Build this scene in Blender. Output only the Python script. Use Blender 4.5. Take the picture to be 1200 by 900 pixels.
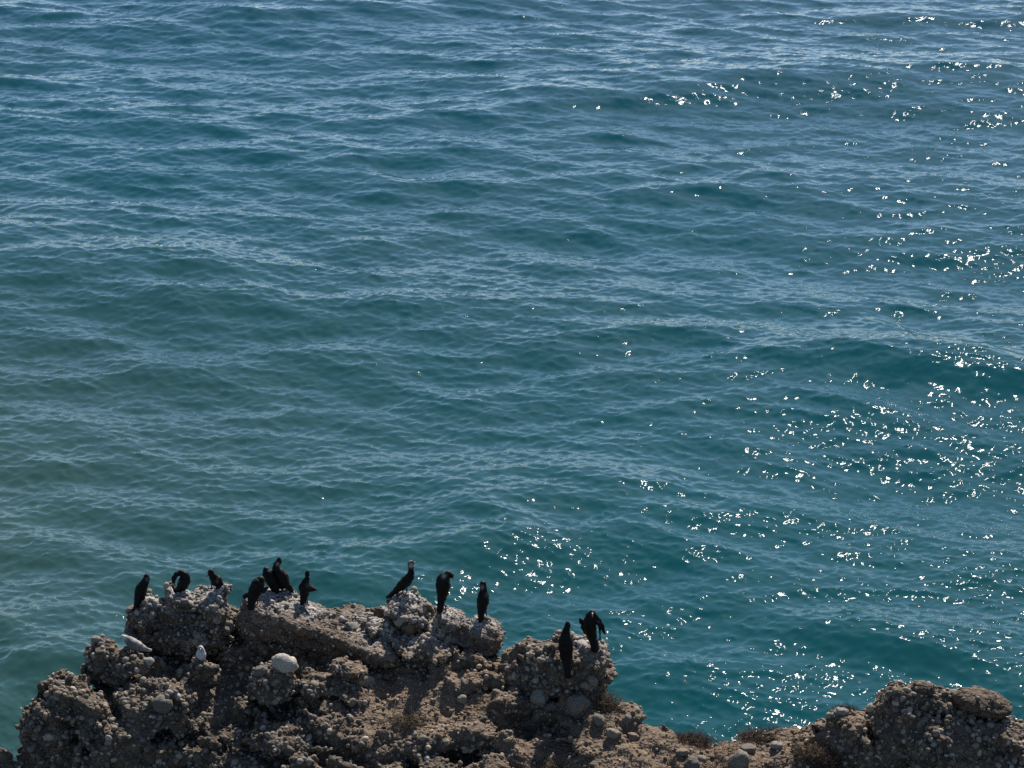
import bpy, math, random
import numpy as np
from mathutils import Vector

for _o in list(bpy.data.objects):
    bpy.data.objects.remove(_o)
SC = bpy.context.scene
COL = SC.collection
rng = np.random.default_rng(11)
random.seed(11)
R = math.radians

# ------------------------------------------------------------------ camera
CAM_H = 22.0          # metres above the sea
PITCH = 21.0          # degrees below the horizon
HFOV = 26.0
cam = bpy.data.cameras.new('camera')
cam.sensor_width = 36.0
cam.angle = R(HFOV)
cam.clip_start = 0.5
cam.clip_end = 20000.0
cam_ob = bpy.data.objects.new('camera', cam)
cam_ob.location = (0, 0, CAM_H)
cam_ob.rotation_euler = (R(90 - PITCH), 0, 0)
COL.objects.link(cam_ob)
SC.camera = cam_ob

# ------------------------------------------------------------------ sky and sun
SUN_EL, SUN_AZ = 42.0, 17.0        # azimuth measured to the right of the view (+Y towards +X)
world = bpy.data.worlds.new('World')
SC.world = world
world.use_nodes = True
wn = world.node_tree
bg = wn.nodes['Background']
sky = wn.nodes.new('ShaderNodeTexSky')
sky.sky_type = 'NISHITA'
sky.sun_disc = False
sky.sun_elevation = R(SUN_EL)
sky.sun_rotation = R(SUN_AZ)
sky.altitude = 20
sky.air_density = 0.7
sky.dust_density = 0.25
sky.ozone_density = 2.5
wn.links.new(sky.outputs[0], bg.inputs[0])
bg.inputs[1].default_value = 0.086
sun = bpy.data.lights.new('sun', 'SUN')
sun.energy = 5.0
sun.angle = R(0.53)
sun.color = (1.0, 0.955, 0.90)
sun_ob = bpy.data.objects.new('sun', sun)
COL.objects.link(sun_ob)
sd = Vector((math.sin(R(SUN_AZ)) * math.cos(R(SUN_EL)), math.cos(R(SUN_AZ)) * math.cos(R(SUN_EL)), math.sin(R(SUN_EL))))
sun_ob.rotation_euler = sd.to_track_quat('Z', 'Y').to_euler()
SC.view_settings.view_transform = 'Standard'
SC.view_settings.look = 'None'
SC.view_settings.exposure = 0.5
SC.view_settings.gamma = 1.0
SC.render.engine = 'CYCLES'
SC.cycles.use_denoising = False
SC.cycles.caustics_reflective = False
SC.cycles.max_bounces = 6
SC.cycles.diffuse_bounces = 2
SC.cycles.glossy_bounces = 2
SC.cycles.sample_clamp_direct = 4.0
SC.cycles.sample_clamp_indirect = 3.0

# ------------------------------------------------------------------ helpers
F = 600.0 / math.tan(R(HFOV / 2))      # focal length in pixels of the 1200 px wide photograph
cp, sp = math.cos(R(PITCH)), math.sin(R(PITCH))


STEEP = 0.67


def P(px, py, Y):
    """world point that stands at horizontal distance Y on the sight line of a photo pixel"""
    u, v = (px - 600.0) / F, (450.0 - py) / F
    d = np.array([u, cp + v * sp, -sp + v * cp])
    if Y < 29.8:
        Y = 29.8 - (29.8 - Y) * STEEP        # how far the headland falls towards the viewer
    return np.array([0, 0, CAM_H]) + d * (Y / d[1])


def pxm(p):
    """photo pixels per metre at a world point"""
    return F / (p[1] * cp + (CAM_H - p[2]) * sp)


def new_obj(name, me, mat=None, parent=None):
    o = bpy.data.objects.new(name, me)
    COL.objects.link(o)
    if mat is not None and len(me.materials) == 0:
        me.materials.append(mat)
    if parent is not None:
        o.parent = parent
    return o


def empty(name, loc):
    o = bpy.data.objects.new(name, None)
    o.empty_display_size = 0.1
    o.location = loc
    COL.objects.link(o)
    return o


def tag(o, label=None, cat=None, group=None, kind=None):
    if label: o['label'] = label
    if cat: o['category'] = cat
    if group: o['group'] = group
    if kind: o['kind'] = kind
    return o


def mesh_np(name, verts, faces, smooth=True, attrs=None):
    """faces: (N,3) or (N,4) int array"""
    me = bpy.data.meshes.new(name)
    n, k = faces.shape
    me.vertices.add(len(verts))
    me.vertices.foreach_set('co', np.ascontiguousarray(verts, np.float32).ravel())
    me.loops.add(n * k)
    me.loops.foreach_set('vertex_index', np.ascontiguousarray(faces, np.int32).ravel())
    me.polygons.add(n)
    me.polygons.foreach_set('loop_start', np.arange(0, n * k, k, dtype=np.int32))
    me.polygons.foreach_set('loop_total', np.full(n, k, np.int32))
    if smooth:
        me.polygons.foreach_set('use_smooth', np.ones(n, bool))
    for nm, arr in (attrs or {}).items():
        arr = np.asarray(arr, np.float32)
        if arr.ndim == 1:
            a = me.attributes.new(nm, 'FLOAT', 'POINT')
            a.data.foreach_set('value', arr)
        else:
            a = me.attributes.new(nm, 'FLOAT_COLOR', 'POINT')
            c = np.ones((len(arr), 4), np.float32)
            c[:, :3] = arr
            a.data.foreach_set('color', c.ravel())
    me.update(calc_edges=True)
    me.validate()
    return me


def sstep(a, b, x):
    t = np.clip((x - a) / (b - a), 0, 1)
    return t * t * (3 - 2 * t)


_LAT = np.random.default_rng(5).random((6, 32, 32, 32)).astype(np.float32)


def vnoise(p, freq, seed=0):
    """smooth value noise in 0..1 at points (N,3)"""
    L = _LAT[seed % 6].ravel()
    q = p * freq + seed * 7.31
    i = np.floor(q).astype(np.int64)
    f = (q - i).astype(np.float32)
    f = f * f * (3 - 2 * f)
    i0, i1 = i & 31, (i + 1) & 31
    x0, y0, z0 = i0[:, 0] * 1024, i0[:, 1] * 32, i0[:, 2]
    x1, y1, z1 = i1[:, 0] * 1024, i1[:, 1] * 32, i1[:, 2]
    fx, fy, fz = f[:, 0], f[:, 1], f[:, 2]
    a = L[x0 + y0 + z0] * (1 - fz) + L[x0 + y0 + z1] * fz
    b = L[x0 + y1 + z0] * (1 - fz) + L[x0 + y1 + z1] * fz
    c = L[x1 + y0 + z0] * (1 - fz) + L[x1 + y0 + z1] * fz
    d = L[x1 + y1 + z0] * (1 - fz) + L[x1 + y1 + z1] * fz
    return (a * (1 - fy) + b * fy) * (1 - fx) + (c * (1 - fy) + d * fy) * fx


def fbm(p, freq, seed=0, octs=4, gain=0.5):
    s, a, t = 0, 1.0, 0
    for k in range(octs):
        s = s + a * vnoise(p, freq * 2.03 ** k, seed + k)
        t += a
        a *= gain
    return s / t


def worley(p, freq, seed=0):
    """distance to the nearest jittered lattice point (cell units)"""
    q = (p * freq + seed * 3.7).astype(np.float32)
    b = np.floor(q - 0.5).astype(np.int64)
    best = np.full(len(p), 9.0, np.float32)
    for dx in (0, 1):
        for dy in (0, 1):
            for dz in (0, 1):
                c = b + np.array([dx, dy, dz])
                k = (c[:, 0] & 31) * 1024 + (c[:, 1] & 31) * 32 + (c[:, 2] & 31)
                jx = _LAT[0].ravel()[k]; jy = _LAT[1].ravel()[k]; jz = _LAT[2].ravel()[k]
                d = (c[:, 0] + .2 + .6 * jx - q[:, 0]) ** 2 + (c[:, 1] + .2 + .6 * jy - q[:, 1]) ** 2 + (c[:, 2] + .2 + .6 * jz - q[:, 2]) ** 2
                best = np.minimum(best, d)
    return np.sqrt(best)


def surface_nets(D, origin, h):
    """zero level of a distance grid as a quad mesh"""
    S = D < 0
    nx, ny, nz = D.shape
    cnt = np.zeros((nx - 1, ny - 1, nz - 1), np.int8)
    for a in (0, 1):
        for b in (0, 1):
            for c in (0, 1):
                cnt += S[a:nx - 1 + a, b:ny - 1 + b, c:nz - 1 + c]
    act = np.argwhere((cnt > 0) & (cnt < 8))
    idx = np.full(cnt.shape, -1, np.int32)
    idx[act[:, 0], act[:, 1], act[:, 2]] = np.arange(len(act))
    acc = np.zeros((len(act), 3), np.float32)
    num = np.zeros(len(act), np.float32)
    for ax in range(3):
        o1, o2 = [k for k in range(3) if k != ax]
        for a in (0, 1):
            for b in (0, 1):
                p0 = act.copy(); p0[:, o1] += a; p0[:, o2] += b
                p1 = p0.copy(); p1[:, ax] += 1
                d0 = D[p0[:, 0], p0[:, 1], p0[:, 2]]; d1 = D[p1[:, 0], p1[:, 1], p1[:, 2]]
                m = (d0 < 0) != (d1 < 0)
                t = np.where(m, d0 / np.where(m, d0 - d1, 1), 0)
                v = np.zeros((len(act), 3), np.float32)
                v[:, ax] = t; v[:, o1] = a; v[:, o2] = b
                acc[m] += v[m]; num[m] += 1
    verts = (act + acc / num[:, None]) * h + np.asarray(origin)
    quads = []
    for ax in range(3):
        o1, o2 = (ax + 1) % 3, (ax + 2) % 3
        sl0 = [slice(None)] * 3; sl1 = [slice(None)] * 3
        sl0[ax] = slice(0, -1); sl1[ax] = slice(1, None)
        e = np.argwhere(S[tuple(sl0)] != S[tuple(sl1)])
        e = e[(e[:, o1] > 0) & (e[:, o2] > 0) & (e[:, o1] < D.shape[o1] - 1) & (e[:, o2] < D.shape[o2] - 1)]
        def g(a, b):
            q = e.copy(); q[:, o1] -= a; q[:, o2] -= b
            return idx[q[:, 0], q[:, 1], q[:, 2]]
        f = np.stack([g(1, 1), g(0, 1), g(0, 0), g(1, 0)], 1)
        flip = ~S[e[:, 0], e[:, 1], e[:, 2]]
        f[flip] = f[flip][:, ::-1]
        quads.append(f)
    return verts, np.concatenate(quads)


# ------------------------------------------------------------------ material helpers
def mat_new(name):
    m = bpy.data.materials.new(name)
    m.use_nodes = True
    nt = m.node_tree
    return m, nt, nt.nodes['Principled BSDF']


def nd(nt, typ, **kw):
    n = nt.nodes.new(typ)
    for k, v in kw.items():
        if k.startswith('i_'):
            n.inputs[k[2:].replace('_', ' ')].default_value = v
        else:
            setattr(n, k, v)
    return n


def mixc(nt, fac, a, b, blend='MIX'):
    n = nt.nodes.new('ShaderNodeMix')
    n.data_type = 'RGBA'
    n.blend_type = blend
    for sock, val in ((n.inputs[0], fac), (n.inputs[6], a), (n.inputs[7], b)):
        if hasattr(val, 'links'):
            nt.links.new(val, sock)
        else:
            sock.default_value = (*val, 1) if isinstance(val, tuple) else val
    return n.outputs[2]


def ramp(nt, src, lo, hi):
    n = nt.nodes.new('ShaderNodeMapRange')
    n.inputs[1].default_value = lo
    n.inputs[2].default_value = hi
    nt.links.new(src, n.inputs[0])
    return n.outputs[0]


# ------------------------------------------------------------------ sea
def ocean_fields(N, L, kmin, kmax, wind, spread, power, seed, swell=None):
    """height and sideways displacement of a patch of sea, from a directional wave spectrum"""
    r = np.random.default_rng(seed)
    k1 = np.fft.fftfreq(N, L / N) * 2 * np.pi
    kx, ky = np.meshgrid(k1, k1, indexing='ij')
    k = np.hypot(kx, ky)
    k[0, 0] = 1e-6
    cosd = (kx * wind[0] + ky * wind[1]) / k
    Dth = np.abs(cosd) ** spread * np.where(cosd < 0, 0.25, 1.0) + 0.02
    A = k ** (-power / 2) * np.sqrt(Dth) * sstep(kmin * .8, kmin * 1.2, k) * (1 - sstep(kmax * .7, kmax, k))
    if swell:
        for (ks, ang, w, amp) in swell:
            d = np.array([math.sin(ang), -math.cos(ang)])
            kk = np.hypot(kx - d[0] * ks, ky - d[1] * ks)
            A = A + amp * np.exp(-(kk / w) ** 2)
    H = A * (r.standard_normal((N, N)) + 1j * r.standard_normal((N, N)))
    H[0, 0] = 0
    h = np.fft.ifft2(H)
    hx = np.fft.ifft2(1j * kx / k * H)
    hy = np.fft.ifft2(1j * ky / k * H)
    sx = np.fft.ifft2(1j * kx * H).real
    sy = np.fft.ifft2(1j * ky * H).real
    s = math.sqrt((sx ** 2 + sy ** 2).mean())
    return [(f.real / s).astype(np.float32) for f in (h, hx, hy)]      # unit rms slope


def samp(fields, L, x, y):
    """bicubic periodic sampling"""
    N = fields[0].shape[0]
    u, v = x / L * N, y / L * N
    i, j = np.floor(u).astype(np.int64), np.floor(v).astype(np.int64)
    fu, fv = (u - i).astype(np.float32), (v - j).astype(np.float32)
    def w(t):
        return ((-.5 * t + 1) * t - .5) * t, (1.5 * t - 2.5) * t * t + 1, ((-1.5 * t + 2) * t + .5) * t, (.5 * t - .5) * t * t
    wu, wv = w(fu), w(fv)
    out = [np.zeros_like(fu) for _ in fields]
    for a in range(4):
        ia = ((i + a - 1) % N) * N
        for b in range(4):
            k = ia + (j + b - 1) % N
            ww = wu[a] * wv[b]
            for o, f in zip(out, fields):
                o += ww * f.ravel()[k]
    return out


WIND = (-0.22, -0.975)
SLOPE_LONG, SLOPE_SHORT = 0.130, 0.188


SWELLS = [(560, 585, 1260, 468, .36, 2.3), (540, 128, 1260, 104, .55, 2.6), (360, 702, 640, 610, .30, 1.5), (-80, 830, 150, 740, .34, 1.3), (-60, 730, 150, 668, .26, 1.3), (200, 28, 640, 8, .50, 3.0), (700, 645, 1000, 600, .26, 1.4), (-100, 310, 300, 330, .35, 2.4)]


def sea_at(px, py):
    u, v = (px - 600.0) / F, (450.0 - py) / F
    d = np.array([u, cp + v * sp, -sp + v * cp])
    return (d * (CAM_H / -d[2]))[:2]


def build_sea():
    NR, NC = 1120, 820
    # rows: dense where the photograph looks, then stretching to the horizon
    t = np.linspace(0, 1, 930)
    y_in = 31.0 * (118.0 / 31.0) ** t
    y_far = 118.0 * (9000 / 118.0) ** (np.linspace(0, 1, 56)[1:] ** 1.5)
    y_near = np.linspace(-120, 31.0, 26)[:-1]
    ys = np.concatenate([y_near, y_in, y_far])
    NR = len(ys)
    c_in = np.linspace(-1, 1, 650)
    tail = np.linspace(0, 1, 31)[1:]
    c = np.concatenate([-(1 + tail[::-1]), c_in, 1 + tail])
    NC = len(c)
    half = 0.265 * np.clip(ys, 31, 130) + 3.5
    cc, hh = np.meshgrid(c, half)
    ex = np.clip(np.abs(cc) - 1, 0, 1)
    X = np.sign(cc) * (np.minimum(np.abs(cc), 1) * hh + (9000 - hh) * ex ** 4 + 30 * ex)
    Y = np.repeat(ys[:, None], NC, 1)
    x, y = X.ravel(), Y.ravel()
    Ll, Ls = 150.0, 21.0
    big = ocean_fields(1024, Ll, 2 * np.pi / 9, 2 * np.pi / 0.9, WIND, 4.0, 4.0, 3)
    swl = ocean_fields(512, Ll, 900, 1000, WIND, 2, 4, 21, swell=[(2 * np.pi / 17, R(-14), 0.10, 1.0), (2 * np.pi / 9, R(12), 0.16, 0.35)])
    sml = ocean_fields(1024, Ls, 2 * np.pi / 0.9, 2 * np.pi / 0.11, (-0.05, -0.999), 4.0, 3.1, 9)
    fade = 1 - sstep(130, 420, np.hypot(x, y))
    fade_s = 1 - sstep(105, 150, np.hypot(x, y))
    b, bx, by = [q / 1.35 for q in samp(big, Ll / 1.35, x, y)]      # finer, choppier wind sea
    w, wx, wy = samp(swl, Ll, x, y)
    ca, sa = math.cos(.31), math.sin(.31)
    s, sx, sy = [q / 1.25 for q in samp(sml, Ls / 1.25, x * ca - y * sa, x * sa + y * ca)]
    sx, sy = sx * ca + sy * sa, -sx * sa + sy * ca
    p3 = np.stack([x, y * .6, np.zeros_like(x)], 1)
    gust = 0.6 + 0.8 * fbm(p3, 0.085, 2, 3)
    ab, aw, asm = SLOPE_LONG * fade, 0.035 * fade, SLOPE_SHORT * fade_s * gust
    cb, sb = math.cos(-.95), math.sin(-.95)
    s2, sx2, sy2 = [q / 1.15 for q in samp(sml, Ls / 1.15, x * cb - y * sb + 3.3, x * sb + y * cb)]
    sx2, sy2 = sx2 * cb + sy2 * sb, -sx2 * sb + sy2 * cb
    s, sx, sy = s + .68 * s2, 1.25 * (sx + .68 * sx2), 1.25 * (sy + .68 * sy2)
    Z = b * ab + w * aw + s * asm
    # the larger swells running in
    for (xa, ya, xb, yb, A_, w_) in SWELLS:
        a_, b_ = sea_at(xa, ya), sea_at(xb, yb)
        e_ = b_ - a_
        ln_ = np.hypot(*e_)
        t_ = ((x - a_[0]) * e_[0] + (y - a_[1]) * e_[1]) / ln_ ** 2
        wob_ = (fbm(p3, .06, 4, 2) - .5) * 9
        d_ = (-(x - a_[0]) * e_[1] + (y - a_[1]) * e_[0]) / ln_ + wob_
        win_ = sstep(-.25, .2, t_) * (1 - sstep(.8, 1.25, t_))
        Z = Z + A_ * win_ * np.exp(-np.where(d_ < 0, (d_ / w_) ** 2, (d_ / (2.2 * w_)) ** 2))
    ch, cl = 0.85, 0.6
    V = np.stack([x + cl * (bx * ab + wx * aw) + ch * sx * asm, y + cl * (by * ab + wy * aw) + ch * sy * asm, Z], 1)
    # waves steeper than water can stand are eased out
    Vg = V.reshape(NR, NC, 3)
    for _ in range(4):
        dy = np.diff(Vg, axis=0)
        st = np.zeros((NR, NC))
        sl = dy[..., 2] / np.maximum(dy[..., 1], .002)
        st[:-1] = (sl > .74) & (ys[:-1, None] > 30) & (ys[:-1, None] < 150)
        for _k in range(5):
            st = (st + np.roll(st, 1, 0) + np.roll(st, -1, 0) + np.roll(st, 1, 1) + np.roll(st, -1, 1)) / 3
        st = np.clip(st * 2, 0, 1)[..., None]
        Bl = Vg
        for _k in range(3):
            Bl = (Bl + np.roll(Bl, 1, 0) + np.roll(Bl, -1, 0) + np.roll(Bl, 1, 1) + np.roll(Bl, -1, 1)) / 5
        st[:10] = 0; st[-60:] = 0; st[:, :35] = 0; st[:, -35:] = 0
        Vg = Vg * (1 - st) + Bl * st
    V = Vg.reshape(-1, 3)
    i = np.arange((NR - 1) * NC).reshape(NR - 1, NC)[:, :-1].ravel()
    Fq = np.stack([i, i + 1, i + NC + 1, i + NC], 1)
    me = mesh_np('sea', V, Fq)
    m, nt, bs = mat_new('sea_water')
    geo = nd(nt, 'ShaderNodeNewGeometry')
    sep = nd(nt, 'ShaderNodeSeparateXYZ')
    nt.links.new(geo.outputs['Position'], sep.inputs[0])
    n1 = nd(nt, 'ShaderNodeTexNoise', i_Scale=0.045, i_Detail=4.0, i_Roughness=0.55)
    mp = nd(nt, 'ShaderNodeMapping'); mp.inputs['Scale'].default_value = (1, .55, 0)
    nt.links.new(geo.outputs['Position'], mp.inputs[0])
    nt.links.new(mp.outputs[0], n1.inputs['Vector'])
    # shallow, sandy water to the left and close to the rocks: its own greener colour
    fx = ramp(nt, sep.outputs[0], 4.0, -14.0)
    fy = ramp(nt, sep.outputs[1], 82.0, 52.0)
    mu = nd(nt, 'ShaderNodeMath', operation='MULTIPLY'); nt.links.new(fx, mu.inputs[0]); nt.links.new(fy, mu.inputs[1])
    ad = nd(nt, 'ShaderNodeMath', operation='ADD'); nt.links.new(mu.outputs[0], ad.inputs[0])
    nn = ramp(nt, n1.outputs[0], 0.35, 0.75)
    m2 = nd(nt, 'ShaderNodeMath', operation='MULTIPLY_ADD'); nt.links.new(nn, m2.inputs[0]); m2.inputs[1].default_value = .5; m2.inputs[2].default_value = -.2
    nt.links.new(m2.outputs[0], ad.inputs[1]); ad.use_clamp = True
    deep = mixc(nt, ramp(nt, sep.outputs[1], 45, 110), (0.005, 0.060, 0.070), (0.006, 0.058, 0.079))
    colr = mixc(nt, ad.outputs[0], deep, (0.027, 0.064, 0.056))
    # capillary ripples below the mesh's own resolution
    mp2 = nd(nt, 'ShaderNodeMapping'); mp2.inputs['Scale'].default_value = (.6, 1.5, 1); mp2.inputs['Rotation'].default_value = (0, 0, .22)
    nt.links.new(geo.outputs['Position'], mp2.inputs[0])
    r1 = nd(nt, 'ShaderNodeTexNoise', i_Scale=11.0, i_Detail=2.0, i_Roughness=0.55, i_Distortion=0.3)
    nt.links.new(mp2.outputs[0], r1.inputs['Vector'])
    bp = nd(nt, 'ShaderNodeBump', i_Strength=1.0, i_Distance=0.004)
    nt.links.new(r1.outputs[0], bp.inputs['Height'])
    nt.nodes.remove(bs)
    body = nd(nt, 'ShaderNodeBsdfDiffuse')
    nt.links.new(colr, body.inputs['Color'])
    gl = nd(nt, 'ShaderNodeBsdfGlossy', distribution='BECKMANN', i_Roughness=0.075)
    gl.inputs['Color'].default_value = (1, 1, 1, 1)
    fr = nd(nt, 'ShaderNodeFresnel', i_IOR=1.34)
    for q in (gl, fr):
        nt.links.new(bp.outputs[0], q.inputs['Normal'])
    # light scattered up from inside the water hardly depends on the slope of each ripple
    upm = nd(nt, 'ShaderNodeMix', data_type='VECTOR')
    upm.inputs[0].default_value = .35
    nt.links.new(geo.outputs['Normal'], upm.inputs[4]); upm.inputs[5].default_value = (0, 0, 1)
    nrm = nd(nt, 'ShaderNodeVectorMath', operation='NORMALIZE')
    nt.links.new(upm.outputs[1], nrm.inputs[0]); nt.links.new(nrm.outputs[0], body.inputs['Normal'])
    mx = nd(nt, 'ShaderNodeMixShader')
    nt.links.new(fr.outputs[0], mx.inputs[0]); nt.links.new(body.outputs[0], mx.inputs[1]); nt.links.new(gl.outputs[0], mx.inputs[2])
    nt.links.new(mx.outputs[0], nt.nodes['Material Output'].inputs['Surface'])
    o = new_obj('sea', me, m)
    tag(o, 'teal rippled sea with sun glints filling the view behind the rocks', kind='structure')


build_sea()


# ------------------------------------------------------------------ rock materials
def rock_material(name, dark, light, warm, peb=9.0):
    m, nt, bs = mat_new(name)
    geo = nd(nt, 'ShaderNodeNewGeometry')
    pos = geo.outputs['Position']
    nA = nd(nt, 'ShaderNodeTexNoise', i_Scale=1.7, i_Detail=6.0, i_Roughness=0.62)
    nt.links.new(pos, nA.inputs['Vector'])
    nB = nd(nt, 'ShaderNodeTexNoise', i_Scale=22.0, i_Detail=5.0, i_Roughness=0.65)
    nt.links.new(pos, nB.inputs['Vector'])
    vo = nd(nt, 'ShaderNodeTexVoronoi', i_Scale=peb, i_Randomness=1.0)
    nt.links.new(pos, vo.inputs['Vector'])
    vs = nd(nt, 'ShaderNodeTexVoronoi', i_Scale=peb * 2.6)
    nt.links.new(pos, vs.inputs['Vector'])
    base = mixc(nt, ramp(nt, nA.outputs[0], .32, .68), dark, light)
    base = mixc(nt, ramp(nt, nB.outputs[0], .45, .8), base, warm)
    # every embedded pebble has its own tone
    sc = nd(nt, 'ShaderNodeSeparateColor'); nt.links.new(vo.outputs['Color'], sc.inputs[0])
    tone = mixc(nt, sc.outputs[0], (.55, .53, .52), (1.45, 1.4, 1.32))
    base = mixc(nt, .85, base, tone, 'MULTIPLY')
    sc2 = nd(nt, 'ShaderNodeSeparateColor'); nt.links.new(vs.outputs['Color'], sc2.inputs[0])
    tone2 = mixc(nt, sc2.outputs[1], (.7, .7, .7), (1.25, 1.25, 1.25))
    base = mixc(nt, .8, base, tone2, 'MULTIPLY')
    # soil and droppings, kept as point attributes
    at = nd(nt, 'ShaderNodeAttribute', attribute_name='soil')
    soilc = mixc(nt, nB.outputs[0], (.125, .085, .054), (.24, .172, .115))
    soilc = mixc(nt, .6, soilc, tone2, 'MULTIPLY')
    base = mixc(nt, at.outputs['Fac'], base, soilc)
    ag = nd(nt, 'ShaderNodeAttribute', attribute_name='guano')
    gm = nd(nt, 'ShaderNodeMath', operation='MULTIPLY'); gm.use_clamp = True
    nt.links.new(ag.outputs['Fac'], gm.inputs[0]); nt.links.new(ramp(nt, nB.outputs[0], .40, .62), gm.inputs[1])
    base = mixc(nt, gm.outputs[0], base, (.62, .60, .56))
    nt.links.new(base, bs.inputs['Base Color'])
    bs.inputs['Roughness'].default_value = .9
    bs.inputs['Specular IOR Level'].default_value = .25
    # relief: pebbles, then grain
    inv = nd(nt, 'ShaderNodeMath', operation='MULTIPLY_ADD'); inv.inputs[1].default_value = -1; inv.inputs[2].default_value = 1
    nt.links.new(vo.outputs['Distance'], inv.inputs[0])
    b1 = nd(nt, 'ShaderNodeBump', i_Strength=.9, i_Distance=.05); nt.links.new(inv.outputs[0], b1.inputs['Height'])
    inv2 = nd(nt, 'ShaderNodeMath', operation='MULTIPLY_ADD'); inv2.inputs[1].default_value = -1; inv2.inputs[2].default_value = 1
    nt.links.new(vs.outputs['Distance'], inv2.inputs[0])
    b2 = nd(nt, 'ShaderNodeBump', i_Strength=.9, i_Distance=.022); nt.links.new(inv2.outputs[0], b2.inputs['Height'])
    nt.links.new(b1.outputs[0], b2.inputs['Normal'])
    nC = nd(nt, 'ShaderNodeTexNoise', i_Scale=70.0, i_Detail=4.0); nt.links.new(pos, nC.inputs['Vector'])
    b3 = nd(nt, 'ShaderNodeBump', i_Strength=.6, i_Distance=.012); nt.links.new(nC.outputs[0], b3.inputs['Height'])
    nt.links.new(b2.outputs[0], b3.inputs['Normal'])
    nt.links.new(b3.outputs[0], bs.inputs['Normal'])
    return m


def pebble_material(name, attr=True):
    m, nt, bs = mat_new(name)
    tc = nd(nt, 'ShaderNodeTexCoord')
    geo = nd(nt, 'ShaderNodeNewGeometry')
    n = nd(nt, 'ShaderNodeTexNoise', i_Scale=30.0, i_Detail=5.0, i_Roughness=.65)
    nt.links.new(geo.outputs['Position'], n.inputs['Vector'])
    if attr:
        a = nd(nt, 'ShaderNodeAttribute', attribute_name='tone')
        c = a.outputs['Color']
    else:
        oi = nd(nt, 'ShaderNodeObjectInfo')
        c = oi.outputs['Color']
    v = mixc(nt, ramp(nt, n.outputs[0], .3, .72), (.62, .60, .58), (1.22, 1.2, 1.16))
    c = mixc(nt, 1.0, c, v, 'MULTIPLY')
    nt.links.new(c, bs.inputs['Base Color'])
    bs.inputs['Roughness'].default_value = .85
    bs.inputs['Specular IOR Level'].default_value = .3
    b = nd(nt, 'ShaderNodeBump', i_Strength=.6, i_Distance=.012)
    nt.links.new(n.outputs[0], b.inputs['Height'])
    nt.links.new(b.outputs[0], bs.inputs['Normal'])
    return m


M_ROCK = rock_material('conglomerate', (.056, .045, .034), (.138, .113, .087), (.160, .114, .074))
M_BROWN = rock_material('brown_conglomerate', (.072, .054, .040), (.15, .115, .085), (.18, .125, .08), peb=12.0)
M_PEB = pebble_material('pebble_mix')
M_STONE = pebble_material('loose_stone', False)

# ------------------------------------------------------------------ headland: plan, heights, body
TP = [(-150, 905, 25.9), (30, 905, 26.1), (120, 905, 26.0), (220, 905, 26.1), (320, 905, 25.9), (420, 905, 25.8), (520, 905, 25.8), (620, 905, 25.7),
      (720, 900, 25.9), (820, 900, 25.9), (920, 900, 25.8), (1020, 915, 25.7), (1120, 925, 25.5), (1220, 925, 25.5), (1350, 925, 25.5),
      (60, 850, 26.9), (150, 850, 26.8), (250, 855, 26.8), (350, 860, 26.7), (450, 858, 26.8), (550, 855, 26.8), (650, 852, 26.9),
      (750, 855, 26.9), (850, 866, 26.7), (950, 858, 26.8), (1050, 865, 26.7), (1150, 865, 26.5), (1250, 870, 26.4), (1350, 880, 26.3),
      (120, 800, 27.8), (200, 800, 27.8), (300, 808, 27.9), (400, 812, 27.8), (500, 803, 28.0), (600, 805, 28.0), (690, 820, 27.6),
      (170, 765, 28.7), (260, 765, 28.9), (360, 785, 28.6), (460, 778, 28.7), (560, 775, 28.7), (640, 785, 28.4),
      (200, 745, 29.5), (300, 735, 29.8), (400, 738, 29.8), (480, 733, 29.7), (560, 760, 29.3)]
EDGE = [(-330, 930, 25.4), (-60, 872, 26.3), (6, 876, 26.2), (20, 884, 26.1), (30, 862, 26.5), (48, 825, 27.1), (80, 797, 27.6), (112, 785, 28.1), (135, 765, 28.6), (158, 745, 29.4),
        (205, 722, 30.0), (280, 722, 30.2), (330, 712, 30.3), (420, 722, 30.3), (490, 722, 30.3), (520, 735, 30.0), (572, 765, 29.4), (592, 768, 29.1),
        (640, 765, 29.1), (695, 785, 28.6), (712, 812, 27.9), (738, 828, 27.5), (756, 842, 27.2), (800, 851, 27.05), (855, 863, 26.9), (925, 846, 27.1),
        (985, 827, 27.3), (1040, 835, 27.2), (1110, 838, 27.1), (1200, 850, 26.9), (1330, 862, 26.8), (1500, 870, 26.5)]
CTRL = np.array([P(*t) for t in TP])
CTRL = np.concatenate([CTRL, [[-10, 23, 4.6], [-4, 23, 5.2], [0, 23, 5.4], [4, 23, 5.3], [10, 23, 5.2]]])
EDGEP = np.array([P(*t) for t in EDGE])
ALLC = np.concatenate([CTRL, EDGEP[1:-1] - [0, 0, .05]])
POLY = np.concatenate([EDGEP[:, :2], [[14, 20], [-8.6, 20]]])


def tps_fit(p, z, lam=.02):
    d = np.hypot(p[:, None, 0] - p[None, :, 0], p[:, None, 1] - p[None, :, 1])
    K = np.where(d > 0, d * d * np.log(d + 1e-9), 0) + lam * np.eye(len(p))
    Q = np.c_[np.ones(len(p)), p]
    A = np.block([[K, Q], [Q.T, np.zeros((3, 3))]])
    return np.linalg.solve(A, np.r_[z, 0, 0, 0])


_W = tps_fit(ALLC[:, :2], ALLC[:, 2])


def ground_h(x, y):
    sh = x.shape
    x, y = x.ravel(), y.ravel()
    o = _W[-3] + _W[-2] * x + _W[-1] * y
    for (a, b), w in zip(ALLC[:, :2], _W[:-3]):
        d2 = (x - a) ** 2 + (y - b) ** 2
        o = o + w * .5 * d2 * np.log(d2 + 1e-12)
    return o.reshape(sh)


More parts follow.
